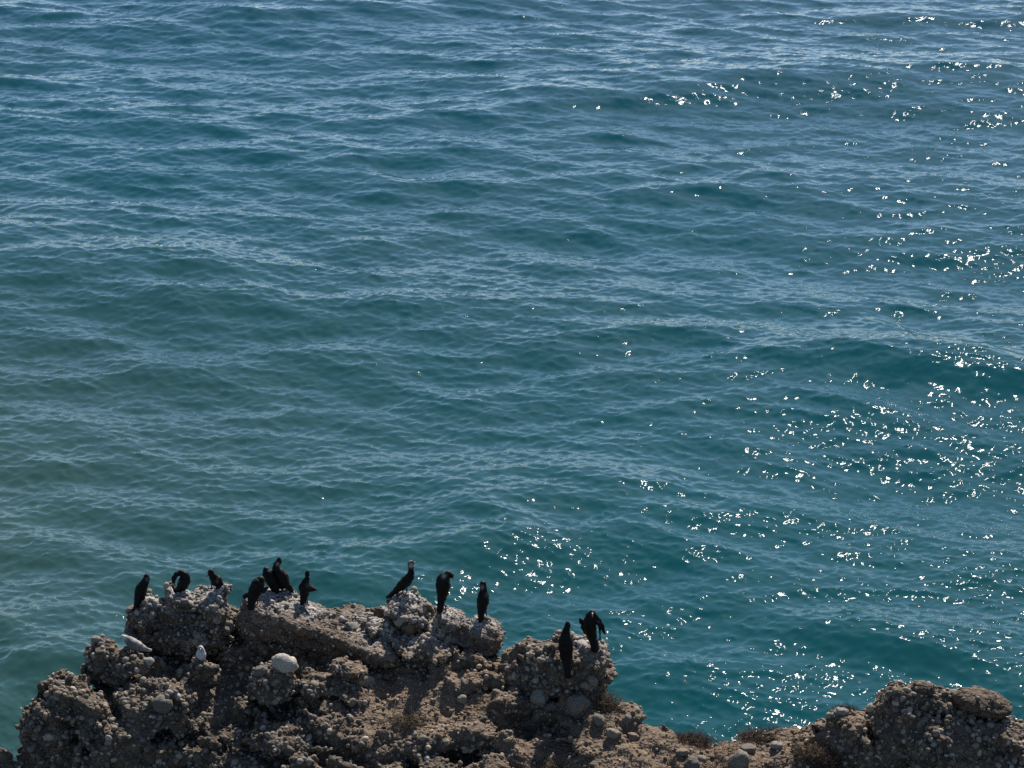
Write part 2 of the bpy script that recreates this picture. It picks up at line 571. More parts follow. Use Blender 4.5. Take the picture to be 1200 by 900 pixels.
def poly_sd(x, y):
    """signed distance to the plan outline, positive outside"""
    sh = x.shape
    x, y = x.ravel(), y.ravel()
    best = np.full(len(x), 1e9)
    ins = np.zeros(len(x), bool)
    n = len(POLY)
    for k in range(n):
        a, b = POLY[k], POLY[(k + 1) % n]
        e = b - a
        t = np.clip(((x - a[0]) * e[0] + (y - a[1]) * e[1]) / (e @ e), 0, 1)
        best = np.minimum(best, (x - a[0] - t * e[0]) ** 2 + (y - a[1] - t * e[1]) ** 2)
        c = ((a[1] > y) != (b[1] > y)) & (x < (b[0] - a[0]) * (y - a[1]) / (b[1] - a[1] + 1e-12) + a[0])
        ins ^= c
    d = np.sqrt(best)
    return np.where(ins, -d, d).reshape(sh)


SOIL = [(790, 880, 1.5, .8), (730, 880, .9, .5), (870, 880, 1.2, .5), (930, 870, .8, .5), (480, 815, .9, .55), (440, 800, .5, .35), (540, 825, .7, .4), (640, 893, .9, .35), (520, 850, .8, .3),
        (585, 775, .35, .3), (725, 835, .4, .4), (1000, 845, .5, .4)]


def hit_ground(px, py):
    """where a sight line first meets the smooth ground"""
    for Y in np.arange(24, 32, .03):
        p = P(px, py, Y)
        if p[2] < ground_h(np.array([p[0]]), np.array([p[1]]))[0]:
            return p
    return P(px, py, 27)


SOILP = [(hit_ground(a, b), rx, ry) for a, b, rx, ry in SOIL]


def soil_mask(p):
    s = np.zeros(len(p))
    for c, rx, ry in SOILP:
        s = np.maximum(s, np.exp(-((p[:, 0] - c[0]) / rx) ** 2 - ((p[:, 1] - c[1]) / (ry * 1.6)) ** 2))
    return s


def rock_noise(p, rough=1.0):
    """how far the rock surface stands out from its smooth form (metres)"""
    w = p + .12 * np.stack([vnoise(p, 1.9, 1), vnoise(p, 1.9, 2), vnoise(p, 1.9, 3)], 1)
    big = (fbm(p, .95, 1, 3) - .5) * .42
    lump = (.62 - worley(w, 2.1, 1)) * .15
    lump2 = (.62 - worley(w, 5.2, 2)) * .085
    crack = -np.clip(.10 - np.abs(fbm(w, 1.5, 4, 3) - .5), 0, 1) * 1.1
    pit = -sstep(.58, .72, vnoise(p, 2.6, 5)) * .20
    fine = (fbm(p, 9., 2, 2) - .5) * .06
    tb = (p[:, 2] + .30 * p[:, 0] - .10 * p[:, 1] + .55 * fbm(p, .7, 3, 2)) / .27
    fr_ = tb - np.floor(tb)
    bed = (fr_ ** 1.7 - .4) * (1 - sstep(.90, 1.0, fr_)) * .15
    return (big + lump + lump2 + crack + pit + bed) * rough + fine


def terrace(z, step, k):
    t = z / step
    f = t - np.floor(t)
    return step * (np.floor(t) + np.clip((f - .5) * k + .5, 0, 1))


def headland_sdf(x0, x1, y0, y1, z0, z1, h, fine):
    xs, ys, zs = np.arange(x0, x1, h), np.arange(y0, y1, h), np.arange(z0, z1, h)
    X, Y = np.meshgrid(xs, ys, indexing='ij')
    G = ground_h(X, Y)
    p2 = np.stack([X.ravel(), Y.ravel(), np.full(X.size, 3.3)], 1)
    sm = soil_mask(p2).reshape(X.shape)
    # broken ledges across the slope
    wob = (fbm(p2, .8, 3, 4).reshape(X.shape) - .5) * 1.1
    led = terrace(G + wob, .42, 3.2) - wob - G
    G = G + led * .95 * (1 - sm)
    S = poly_sd(X, Y)
    G = G - np.clip(S + .05, 0, 9) * 2.6 - np.clip(S - .6, 0, 9) * 1.2
    D = ((zs[None, None, :] - G[:, :, None]) * np.where(S > -.1, .42, .75)[:, :, None]).astype(np.float32)
    band = np.argwhere(np.abs(D) < (.36 if fine else .8))
    p = band * h + np.array([x0, y0, z0])
    r = 1 - .85 * soil_mask(p)
    n = rock_noise(p, r)
    dd = D[band[:, 0], band[:, 1], band[:, 2]] - n.astype(np.float32)
    D[band[:, 0], band[:, 1], band[:, 2]] = carve(p, dd) if fine else dd
    return D, (x0, y0, z0)


def ell(p, c, r, roll=0.0, yaw=0.0):
    q = p - c
    if yaw:
        a, b = math.cos(R(yaw)), math.sin(R(yaw))
        q = np.stack([q[:, 0] * a + q[:, 1] * b, -q[:, 0] * b + q[:, 1] * a, q[:, 2]], 1)
    if roll:
        a, b = math.cos(R(roll)), math.sin(R(roll))
        q = np.stack([q[:, 0] * a - q[:, 2] * b, q[:, 1], q[:, 0] * b + q[:, 2] * a], 1)
    r = np.asarray(r)
    k0 = np.linalg.norm(q / r, axis=1)
    k1 = np.linalg.norm(q / (r * r), axis=1)
    return k0 * (k0 - 1) / (k1 + 1e-9)


def box(p, c, b, rad, roll=0.0, yaw=0.0):
    q = p - c
    a, s = math.cos(R(yaw)), math.sin(R(yaw))
    q = np.stack([q[:, 0] * a + q[:, 1] * s, -q[:, 0] * s + q[:, 1] * a, q[:, 2]], 1)
    a, s = math.cos(R(roll)), math.sin(R(roll))
    q = np.stack([q[:, 0] * a - q[:, 2] * s, q[:, 1], q[:, 0] * s + q[:, 2] * a], 1)
    q = np.abs(q) - (np.asarray(b) - rad)
    return np.linalg.norm(np.maximum(q, 0), axis=1) + np.minimum(q.max(1), 0) - rad


def smin(a, b, k):
    h = np.clip(.5 + .5 * (b - a) / k, 0, 1)
    return b * (1 - h) + a * h - k * h * (1 - h)


HOLES = [(240, 832, .36, .34, .15), (345, 836, .5, .3, .10), (430, 786, .45, .3, .09), (545, 889, .4, .3, .13), (400, 893, .4, .3, .12), (1066, 872, .26, .32, .24), 
         (130, 868, .3, .3, .10), (285, 775, .2, .3, .08), (185, 862, .25, .3, .1), (660, 880, .3, .25, .06), (60, 838, .2, .3, .1), (290, 880, .3, .3, .1), (1130, 888, .25, .3, .12)]
HOLEP = []


def carve(p, d):
    for c, r in HOLEP:
        m = np.abs(p - c).max(1) < max(r) + .1
        if m.any():
            d[m] = np.maximum(d[m], -ell(p[m], c, r))
    return d


ROCK_PTS = []          # (verts, quads) of all rock for sight-line tests


def guano_mask(p, nrm, spots):
    g = np.zeros(len(p))
    for c, r in spots:
        g = np.maximum(g, np.exp(-((p - c) ** 2).sum(1) / r ** 2))
    return g * sstep(.1, .6, nrm[:, 2])


def vert_normals(v, f):
    n = np.cross(v[f[:, 2]] - v[f[:, 0]], v[f[:, 3]] - v[f[:, 1]])
    o = np.zeros_like(v)
    for k in range(4):
        np.add.at(o, f[:, k], n)
    return o / (np.linalg.norm(o, axis=1)[:, None] + 1e-9)


GUANO = []


def finish_rock(name, D, org, h, mat, base=None, parent=None):
    v, f = surface_nets(D, org, h)
    v = v.astype(np.float64)
    # drop crumbs that hang in the air
    lab = np.arange(len(v))
    for _ in range(60):
        m_ = lab[f].min(1)
        old = lab.copy()
        for c_ in range(4):
            np.minimum.at(lab, f[:, c_], m_)
        lab = lab[lab]
        if (lab == old).all():
            break
    cnt = np.bincount(lab[f[:, 0]], minlength=len(v))
    f = f[cnt[lab[f[:, 0]]] > max(60, .04 * cnt.max())]
    used = np.unique(f)
    mp_ = np.full(len(v), -1); mp_[used] = np.arange(len(used))
    v, f = v[used], mp_[f]
    nr = vert_normals(v, f)
    ROCK_PTS.append((v, f))
    b = np.zeros(3) if base is None else np.asarray(base)
    me = mesh_np(name, v - b, f, attrs={'soil': soil_mask(v) * sstep(.35, .85, nr[:, 2]), 'guano': guano_mask(v, nr, GUANO)})
    o = new_obj(name, me, mat, parent)
    return o, v, f, nr


for (a_, b_, rx_, ry_, rz_) in HOLES:
    HOLEP.append((hit_ground(a_, b_) + np.array([0, .02, .0]), (rx_, ry_, rz_)))
D, org = headland_sdf(-9.2, 9.8, 24.0, 31.6, 4.1, 8.2, .050, True)
headland, hv, hf, hn = finish_rock('rocky_headland', D, org, .050, M_ROCK)
tag(headland, 'grey brown conglomerate headland of ledges and soil above the sea', kind='structure')
D, org = headland_sdf(-16.0, 16.0, 18.0, 38.0, -1.2, 4.35, .17, False)
cliff, _, _, _ = finish_rock('cliff_foot', D, org, .17, M_ROCK, parent=headland)


# ------------------------------------------------------------------ crags: separate masses of conglomerate on the headland
CRAGS = []


def crag(prims, label, mat=None, h=.034, rough=.75, name='rock_outcrop', k=.12, seed=0):
    cs = [P(*q[1]) for q in prims]
    ext = [max(q[2]) + .3 for q in prims]
    lo = np.min([c - e for c, e in zip(cs, ext)], 0)
    hi = np.max([c + e for c, e in zip(cs, ext)], 0)
    dims = np.ceil((hi - lo) / h).astype(int)
    idx = np.stack(np.meshgrid(*[np.arange(n) for n in dims], indexing='ij'), -1).reshape(-1, 3)
    p = idx * h + lo
    d = None
    for q, c in zip(prims, cs):
        roll = q[3] if len(q) > 3 else 0
        yaw = q[4] if len(q) > 4 else 0
        e = ell(p, c, q[2], roll, yaw) if q[0] == 'e' else box(p, c, q[2], .14, roll, yaw)
        d = e if d is None else smin(d, e, k)
    band = np.abs(d) < .5
    d[band] = carve(p[band], d[band] - rock_noise(p[band] + seed * 5.1, rough))
    D = d.reshape(dims).astype(np.float32)
    base = np.array([(lo[0] + hi[0]) / 2, (lo[1] + hi[1]) / 2, np.min([c[2] - q[2][2] for c, q in zip(cs, prims)])])
    t = empty(name, base)
    tag(t, label, 'rock', 'conglomerate outcrops of the headland')
    o, v, f, nr = finish_rock('rock_face', D, lo, h, mat or M_ROCK, base, t)
    CRAGS.append((t, base, v, f, nr))
    return t


for (gx, gy, gY, gr) in [(212, 693, 29.8, .3), (252, 692, 29.8, .28), (175, 702, 29.8, .25), (325, 695, 30, .45), (360, 706, 29.8, .3), (237, 768, 28.7, .22), (480, 698, 30, .4), (455, 740, 29.6, .5),
                         (520, 715, 29.6, .3), (566, 726, 29.5, .25), (690, 750, 28.6, .3), (500, 750, 29.3, .4)]:
    GUANO.append((P(gx, gy, gY), gr))

crag([('e', (178, 724, 29.8), (.30, .36, .30)), ('e', (212, 720, 29.8), (.25, .34, .36)), ('e', (252, 719, 29.8), (.30, .38, .38)), ('e', (215, 742, 29.6), (.75, .5, .28))],
     'craggy grey rock knob at far left of the crest with three cormorants on it', seed=1)
crag([('b', (374, 750, 29.5), (1.25, .42, .36), 15, -14), ('e', (322, 714, 29.9), (.38, .32, .24)), ('e', (400, 732, 30.0), (.7, .35, .20)), ('e', (300, 745, 29.4), (.28, .3, .42))],
     'long brown slab of rock dipping right with a shaded front face', M_BROWN, rough=.5, seed=2)
crag([('e', (480, 724, 29.9), (.38, .5, .40)), ('e', (452, 738, 29.8), (.42, .5, .28)), ('e', (500, 755, 29.2), (.5, .5, .2))],
     'pale cobbly rock mound under the lone upright cormorant facing right', seed=3, rough=.7)
crag([('e', (524, 738, 29.6), (.26, .36, .30)), ('e', (561, 747, 29.55), (.34, .38, .30)), ('e', (545, 757, 29.5), (.4, .4, .2))],
     'rounded rock with overhanging right end below two upright cormorants', M_BROWN, seed=4, rough=.55)
crag([('e', (648, 783, 28.6), (.62, .6, .44)), ('e', (686, 790, 28.45), (.36, .45, .52)), ('e', (614, 783, 28.7), (.36, .45, .28)), ('e', (738, 838, 27.5), (.18, .25, .16))],
     'cobble studded rock mound at the right end of the crest with two cormorants', seed=5, rough=.6)
crag([('e', (122, 767, 28.4), (.22, .32, .24)), ('e', (116, 785, 28.3), (.16, .3, .18)), ('e', (140, 785, 28.2), (.3, .3, .2)), ('e', (158, 775, 28.1), (.30, .28, .16))],
     'small jagged rock jutting over the water left of the gull', seed=6, rough=.6)
crag([('e', (82, 820, 27.4), (.38, .5, .42)), ('e', (58, 860, 26.8), (.36, .5, .5)), ('e', (110, 840, 27.1), (.4, .5, .4))],
     'dark steep rock face at the lower left edge above the water', seed=7, rough=.8)
crag([('e', (185, 832, 27.2), (.62, .45, .36)), ('e', (150, 880, 26.5), (.7, .45, .45)), ('e', (236, 793, 28.2), (.26, .26, .20))],
     'broad dark hump of rock low in the left foreground', seed=8, rough=.8)
crag([('e', (385, 808, 27.8), (.62, .35, .20), 8), ('e', (322, 800, 27.7), (.36, .30, .28)), ('e', (410, 786, 28.1), (.30, .25, .16))],
     'low lumpy ledge of rock in front of the big white boulder', seed=9, rough=.6)
crag([('e', (470, 872, 26.6), (1.1, .35, .20)), ('e', (330, 868, 26.6), (.7, .4, .22)), ('e', (545, 868, 26.6), (.4, .3, .24))],
     'long dark ledge crossing the bottom centre of the foreground', seed=10, rough=.75)
crag([('e', (560, 800, 28.1), (.42, .22, .14), 8), ('e', (535, 812, 27.9), (.22, .2, .18))],
     'small dark ledge in the brown soil hollow below the crest', seed=11, rough=.5)
crag([('e', (1045, 856, 26.5), (.40, .45, .72)), ('e', (1105, 884, 26.3), (.75, .6, .64)), ('e', (1195, 900, 26.1), (.75, .6, .60)), ('e', (1000, 874, 26.5), (.42, .45, .46)), ('e', (950, 886, 26.6), (.3, .4, .34)), ('e', (1018, 908, 26.0), (.32, .28, .34)), ('e', (1092, 916, 25.8), (.40, .3, .40)), ('e', (1165, 914, 25.8), (.45, .32, .38)), ('e', (1090, 822, 26.7), (.55, .3, .2), 8), ('e', (1160, 856, 26.4), (.55, .4, .24), 10)],
     'large cobbly rock outcrop filling the lower right corner', seed=12, rough=.6, k=.15)
crag([('e', (1152, 824, 26.5), (.46, .28, .18), 14)], 'brown oval boulder lying on top of the right hand outcrop', M_BROWN, rough=.28, name='boulder', seed=13)
crag([('e', (1083, 807, 26.65), (.17, .14, .095), 5)], 'small brown boulder at the peak of the right hand outcrop', M_BROWN, rough=.22, name='boulder', seed=14, h=.025)
crag([('e', (592, 872, 26.35), (.22, .2, .21))], 'rough pale block of conglomerate in the bottom centre shadow', rough=.32, name='boulder', seed=15, h=.025)

# ------------------------------------------------------------------ sight lines on to the rock
from mathutils.bvhtree import BVHTree
_vs, _fs, _n = [], [], 0
for k_, (v, f) in enumerate(ROCK_PTS):
    if k_ == 1:
        continue
    _vs.append(v); _fs.append(f + _n); _n += len(v)
BVH = BVHTree.FromPolygons(np.concatenate(_vs).tolist(), np.concatenate(_fs).tolist())


def hit(px, py, up=0):
    """first rock on the sight line; slides down the picture until there is some"""
    o = Vector((0, 0, CAM_H))
    for k in range(60):
        d = Vector(P(px, py + k, 30.0)) - o
        loc, nrm, i, dist = BVH.ray_cast(o, d.normalized(), 60)
        if loc is not None:
            return np.array(loc), np.array(nrm)
    return P(px, py, 28.0), np.array([0, 0, 1.])


# ------------------------------------------------------------------ pebbles and cobbles
def cube_sphere(n, seed, jit=.12, flat=0.0):
    r = np.random.default_rng(seed)
    pts, quads, key = [], [], {}
    def vid(p):
        k = tuple(np.round(p, 5))
        if k not in key:
            key[k] = len(pts); pts.append(p)
        return key[k]
    ax = np.eye(3)
    for a in range(3):
        for s in (-1, 1):
            u, w = ax[(a + 1) % 3], ax[(a + 2) % 3]
            for i in range(n):
                for j in range(n):
                    c = []
                    for (di, dj) in ((0, 0), (1, 0), (1, 1), (0, 1)):
                        c.append(vid(ax[a] * s + u * (2 * (i + di) / n - 1) + w * (2 * (j + dj) / n - 1)))
                    quads.append(c if s > 0 else c[::-1])
    v = np.array(pts)
    v = v / np.linalg.norm(v, axis=1)[:, None]
    lob = sum(np.clip(v @ q, 0, 1)[:, None] ** 3 * a for q, a in zip(r.normal(size=(4, 3)) / 1.6, r.uniform(-jit, jit, 4) * 1.4))
    v = v * (1 + lob + r.uniform(-jit, jit, (len(v), 1)) * .35)
    return v, np.array(quads)


TEMPL = [cube_sphere(2, k) for k in range(8)]
_g = (1 + 5 ** .5) / 2
_ic = np.array([(-1, _g, 0), (1, _g, 0), (-1, -_g, 0), (1, -_g, 0), (0, -1, _g), (0, 1, _g), (0, -1, -_g), (0, 1, -_g), (_g, 0, -1), (_g, 0, 1), (-_g, 0, -1), (-_g, 0, 1)]) / math.hypot(1, _g)
_if = np.array([(0, 11, 5), (0, 5, 1), (0, 1, 7), (0, 7, 10), (0, 10, 11), (1, 5, 9), (5, 11, 4), (11, 10, 2), (10, 7, 6), (7, 1, 8), (3, 9, 4), (3, 4, 2), (3, 2, 6), (3, 6, 8), (3, 8, 9), (4, 9, 5), (2, 4, 11), (6, 2, 10), (8, 6, 7), (9, 8, 1)])
TEMPS = [(_ic * (1 + np.random.default_rng(k).uniform(-.16, .16, (12, 1))), _if) for k in range(6)]
COBM = []
for k in range(8):
    v, q = cube_sphere(4, 40 + k, .34)
    COBM.append(mesh_np('cobble', v, q))
    COBM[-1].materials.append(M_STONE)


def tones(n, r):
    c = np.array([.200, .170, .134])[None] * np.exp(r.normal(size=(n, 1)) * .38)
    k = r.random(n)
    c[k > .95] = np.array([.33, .305, .27]) * r.uniform(.8, 1.2, ((k > .95).sum(), 1))
    c[k < .18] = np.array([.17, .122, .085]) * r.uniform(.6, 1.2, ((k < .18).sum(), 1))
    return np.clip(c, .03, .6)


def frames(nrm, r, tilt=.55):
    z = nrm + r.normal(size=nrm.shape) * tilt
    z /= np.linalg.norm(z, axis=1)[:, None]
    x = np.cross(z, r.normal(size=nrm.shape))
    x /= np.linalg.norm(x, axis=1)[:, None]
    return x, np.cross(z, x), z


def face_samples(v, f, n, r, dens=None):
    c = v[f].mean(1)
    nr = np.cross(v[f[:, 2]] - v[f[:, 0]], v[f[:, 3]] - v[f[:, 1]])
    ar = np.linalg.norm(nr, axis=1) + 1e-9
    nr = nr / ar[:, None]
    vd = np.array([0, 0, CAM_H]) - c
    vd /= np.linalg.norm(vd, axis=1)[:, None]
    cz = c[:, 1] * cp + (CAM_H - c[:, 2]) * sp
    px = 600 + F * c[:, 0] / cz
    py = 450 - F * (c[:, 1] * sp + (c[:, 2] - CAM_H) * cp) / cz
    w = ar * ((nr * vd).sum(1) > -.2) * (px > -110) * (px < 1310) * (py < 975) * (c[:, 2] > 4.6)
    if dens is not None:
        w = w * dens(c)
    k = r.choice(len(f), n, p=w / w.sum())
    a, b = r.random((n, 1)), r.random((n, 1))
    q = v[f[k]]
    p = (q[:, 0] * (1 - a) + q[:, 1] * a) * (1 - b) + (q[:, 3] * (1 - a) + q[:, 2] * a) * b
    return p, nr[k]


def pebbles(parent, base, v, f, n, med, seed, sunk=.25):
    r = np.random.default_rng(seed)
    p, nr = face_samples(v, f, n, r)
    s = soil_mask(p)
    rad = np.clip(med * np.exp(r.normal(size=n) * .5), .010, .058) * (1 - .35 * s)
    keep = r.random(n) > s * .05
    p, nr, rad = p[keep], nr[keep], rad[keep]
    n = len(p)
    X, Yv, Zv = frames(nr, r)
    asp = np.stack([np.ones(n), r.uniform(.6, .95, n), r.uniform(.42, .8, n)], 1) * rad[:, None]
    p = p + nr * (rad * r.uniform(-.1, .4, n))[:, None] - np.asarray(base)
    tn = tones(n, r)
    gw = (guano_mask(p + np.asarray(base), nr, GUANO) * (r.random(n) > .3))[:, None] * .75
    tn = tn * (1 - gw) + np.array([.50, .48, .45]) * gw
    sm = soil_mask(p + np.asarray(base))[:, None] * .6
    tn = tn * (1 - sm) + tn * np.array([1.35, 1.12, .88]) * sm
    for nm, sel, tset in (('pebbles', rad >= .024, TEMPL), ('gravel', rad < .024, TEMPS)):
        if not sel.any():
            continue
        V, Q, T, off = [], [], [], 0
        which = r.integers(0, len(tset), n)
        for k, (tv, tq) in enumerate(tset):
            m = (which == k) & sel
            if not m.any():
                continue
            loc = tv[None] * asp[m][:, None, :]
            w = loc[..., :1] * X[m][:, None] + loc[..., 1:2] * Yv[m][:, None] + loc[..., 2:] * Zv[m][:, None] + p[m][:, None]
            nn = m.sum()
            V.append(w.reshape(-1, 3)); T.append(np.repeat(tn[m], len(tv), 0))
            Q.append((tq[None] + (np.arange(nn) * len(tv))[:, None, None] + off).reshape(-1, tq.shape[1]))
            off += nn * len(tv)
        me = mesh_np(nm, np.concatenate(V), np.concatenate(Q), attrs={'tone': np.concatenate(T)})
        o = new_obj(nm, me, M_PEB, parent)
        tag(o, kind='stuff')


def cobbles(parent, base, v, f, n, lo, hi, seed, gap=.13):
    r = np.random.default_rng(seed)
    p, nr = face_samples(v, f, n * 6, r, lambda c: .25 + 1.2 * (fbm(c, 1.3, 2, 2) > .52))
    got = []
    tn = tones(n * 6, r)
    for k in range(len(p)):
        if len(got) >= n:
            break
        if any(((p[k] - g) ** 2).sum() < gap * gap for g in got):
            continue
        got.append(p[k])
        rad = r.uniform(lo, hi)
        x, y, z = frames(nr[k:k + 1], r, .4)
        o = new_obj('cobble', COBM[r.integers(0, 8)], None, parent)
        from mathutils import Matrix
        mt = Matrix(np.stack([x[0], y[0], z[0]], 1).tolist())
        o.rotation_euler = mt.to_euler()
        o.location = p[k] - nr[k] * rad * .18 - np.asarray(base)
        o.scale = (rad, rad * r.uniform(.62, .95), rad * r.uniform(.4, .65))
        c = np.clip(tn[k], 0, .42)
        o.color = (*c, 1)


pebbles(headland, (0, 0, 0), hv, hf, 15500, .024, 1)
cobbles(headland, (0, 0, 0), hv, hf, 90, .055, .10, 2)
COB_N = [14, 6, 26, 8, 34, 5, 8, 10, 10, 12, 3, 46, 0, 0, 0]
for i_, (t_, b_, v_, f_, n_) in enumerate(CRAGS):
    w_ = len(f_)
    pebbles(t_, b_, v_, f_, int(w_ * (.10 if i_ not in (1, 3, 12, 13) else (.08 if i_ < 10 else .02))), .030 if i_ in (2, 4, 11) else (.025 if i_ not in (1, 3, 12, 13) else .018), 50 + i_)
    if COB_N[i_]:
        cobbles(t_, b_, v_, f_, COB_N[i_], .05, .085 if i_ not in (4, 11) else .095, 80 + i_)


# ------------------------------------------------------------------ loose stones
def stone(px, py, w, h, tone, label, seed, roll=0, name='stone', sink=.42):
    loc, nr = hit(px, py + h * (.35 if sink > .1 else .62))
    s = pxm(loc)
    rx, rz = w / s / 2, h / s / 2 / .9
    v, q = cube_sphere(7, seed, .30)
    n3 = np.stack([vnoise(v * 1.0, 1.6, k + seed) for k in range(3)], 1) - .5
    v = v + n3 * .42
    v = v * np.array([rx, max(rx * .8, rz), rz])
    a, b = math.cos(R(roll)), math.sin(R(roll))
    v = np.stack([v[:, 0] * a + v[:, 2] * b, v[:, 1], -v[:, 0] * b + v[:, 2] * a], 1)
    me = mesh_np(name, v, q)
    o = new_obj(name, me, M_STONE)
    o.location = loc + np.array([0, 0, rz * (1 - sink) - h * .15 / s])
    o.color = (*[x * (.9 if name == 'boulder' else .52) * q for x, q in zip(tone, (1.05, 1.0, .92))], 1)
    tag(o, label, 'stone', 'loose stones on the headland')
    return o


G_, W_, T_, B_ = (.27, .255, .235), (.50, .48, .44), (.36, .32, .265), (.25, .20, .155)
stone(333, 771, 34, 21, (.47, .445, .40), 'biggest white rounded boulder below the long brown slab', 131, 16, 'boulder', .05)
stone(675, 823, 22, 21, (.33, .29, .255), 'large rounded grey pink stone at the foot of the right mound', 102, 25)
stone(648, 827, 19, 15, G_, 'smooth grey stone just left of the large grey pink one', 103, 15)
stone(633, 814, 22, 19, (.38, .36, .32), 'pale topped stone in the shade behind the smooth grey one', 104, -5)
stone(603, 806, 14, 12, T_, 'tan stone on gravel at the left foot of the right mound', 105)
stone(541, 818, 12, 11, (.40, .37, .32), 'small pale stone beside the dark ledge in the soil hollow', 106)
stone(430, 798, 19, 11, (.46, .42, .34), 'pale cream flat stone in the soil right of the lumpy ledge', 107, 12)
stone(688, 801, 13, 10, T_, 'flat oval stone just above the large grey pink one', 108, 12)
stone(694, 796, 15, 11, (.37, .33, .28), 'tilted oblong stone high on the foot of the right mound', 109, 35)
stone(719, 857, 17, 11, (.40, .36, .30), 'pale stone on the brown slope, left one of a pair', 110, 10)
stone(741, 862, 15, 11, (.36, .29, .22), 'brownish stone on the brown slope, right one of a pair', 111, -8)
stone(868, 889, 20, 20, (.34, .315, .275), 'round ball shaped stone near the bottom edge of the gravel saddle', 112)
stone(811, 890, 20, 17, (.24, .225, .21), 'angular dark grey stone near the bottom edge of the gravel saddle', 113, 20)
stone(800, 880, 16, 8, (.40, .34, .26), 'flat buff stone behind the angular dark grey one', 114)
stone(877, 876, 21, 8, (.30, .27, .235), 'long flat stone behind the round ball shaped one', 115)
stone(911, 873, 13, 8, W_, 'small whitish stone right of the long flat one', 116)
stone(985, 832, 16, 8, (.48, .46, .42), 'pale flat stone on the skyline left of the right hand outcrop', 117)
stone(190, 821, 25, 19, (.27, .25, .225), 'grey boulder set in the dark face low on the left', 118, 10)
stone(113, 748, 14, 8, (.40, .375, .34), 'pale oblong stone capping the small jagged rock over the water', 119, 10)
stone(412, 733, 16, 10, (.33, .315, .29), 'grey oval stone lying behind the long brown slab', 120, 8)
stone(178, 719, 9, 11, (.40, .38, .35), 'pale upright cobble in the front of the far left knob', 121, 20)
stone(735, 841, 12, 10, G_, 'grey stone near the lip of the cliff right of the mound', 122)
stone(702, 842, 14, 12, (.30, .28, .245), 'blocky grey stone under the right end of the crest mound', 123)
stone(305, 784, 17, 12, (.29, .27, .24), 'grey stone tucked under the left end of the white boulder', 124)
stone(1087, 862, 13, 9, (.33, .31, .28), 'pale oval cobble in the shaded face of the right hand outcrop', 125, 20)
stone(1185, 842, 12, 9, (.44, .42, .38), 'light rounded stone right below the brown oval boulder', 126)

# ------------------------------------------------------------------ birds
def bird_material(name, sheen=True):
    m, nt, bs = mat_new(name)
    a = nd(nt, 'ShaderNodeAttribute', attribute_name='tone')
    tc = nd(nt, 'ShaderNodeTexCoord')
    mp = nd(nt, 'ShaderNodeMapping'); mp.inputs['Scale'].default_value = (1, 1, .45)
    nt.links.new(tc.outputs['Object'], mp.inputs[0])
    vo = nd(nt, 'ShaderNodeTexVoronoi', i_Scale=42.0)
    nt.links.new(mp.outputs[0], vo.inputs['Vector'])
    v = mixc(nt, ramp(nt, vo.outputs['Distance'], .1, .7), (1.15, 1.15, 1.15), (.7, .7, .7))
    c = mixc(nt, 1.0, a.outputs['Color'], v, 'MULTIPLY')
    nt.links.new(c, bs.inputs['Base Color'])
    bs.inputs['Roughness'].default_value = .6 if sheen else .8
    bs.inputs['Specular IOR Level'].default_value = .15
    b = nd(nt, 'ShaderNodeBump', i_Strength=.5, i_Distance=.008); b.invert = True
    nt.links.new(vo.outputs['Distance'], b.inputs['Height'])
    nt.links.new(b.outputs[0], bs.inputs['Normal'])
    return m


def flat_mat(name, c, rough=.5):
    m, nt, bs = mat_new(name)
    n = nd(nt, 'ShaderNodeTexNoise', i_Scale=60.0, i_Detail=3.0)
    cc = mixc(nt, n.outputs[0], tuple(x * .75 for x in c), tuple(x * 1.2 for x in c))
    nt.links.new(cc, bs.inputs['Base Color'])
    bs.inputs['Roughness'].default_value = rough
    return m


M_CORM = bird_material('black_plumage')
M_GULL = bird_material('gull_plumage', False)
M_BILL = flat_mat('horn_bill', (.16, .14, .10), .45)
M_LEG = flat_mat('black_leg', (.012, .011, .010), .6)
M_PINK = flat_mat('pink_leg', (.30, .20, .16), .6)
M_EYE = flat_mat('eye', (.02, .025, .02), .15)


def tube(pts, rads, n=8):
    pts = [np.asarray(p, float) for p in pts]
    V, Q = [], []
    for k, p in enumerate(pts):
        t = pts[min(k + 1, len(pts) - 1)] - pts[max(k - 1, 0)]
        t = t / (np.linalg.norm(t) + 1e-9)
        a = np.cross(t, [0, 1, 0] if abs(t[1]) < .8 else [1, 0, 0]); a /= np.linalg.norm(a)
        b = np.cross(t, a)
        for i in range(n):
            an = 2 * math.pi * i / n
            V.append(p + rads[k] * (a * math.cos(an) + b * math.sin(an)))
    for k in range(len(pts) - 1):
        for i in range(n):
            j = (i + 1) % n
            Q.append([k * n + i, k * n + j, (k + 1) * n + j, (k + 1) * n + i])
    V += [pts[0], pts[-1]]
    for i in range(n):
        j = (i + 1) % n
        Q.append([len(V) - 2, j, i, i]); 
        Q.append([len(V) - 1, (len(pts) - 1) * n + i, (len(pts) - 1) * n + j, (len(pts) - 1) * n + j])
    return np.array(V), Q


def tube_mesh(name, parts):
    me = bpy.data.meshes.new(name)
    V, Fc = [], []
    for pts, rads in parts:
        v, q = tube(pts, rads)
        o = len(V)
        V += v.tolist()
        for f in q:
            g = []
            for i in f:
                if i + o not in g:
                    g.append(i + o)
            Fc.append(g)
    me.from_pydata(V, [], Fc)
    me.polygons.foreach_set('use_smooth', [True] * len(Fc))
    me.update()
    return me


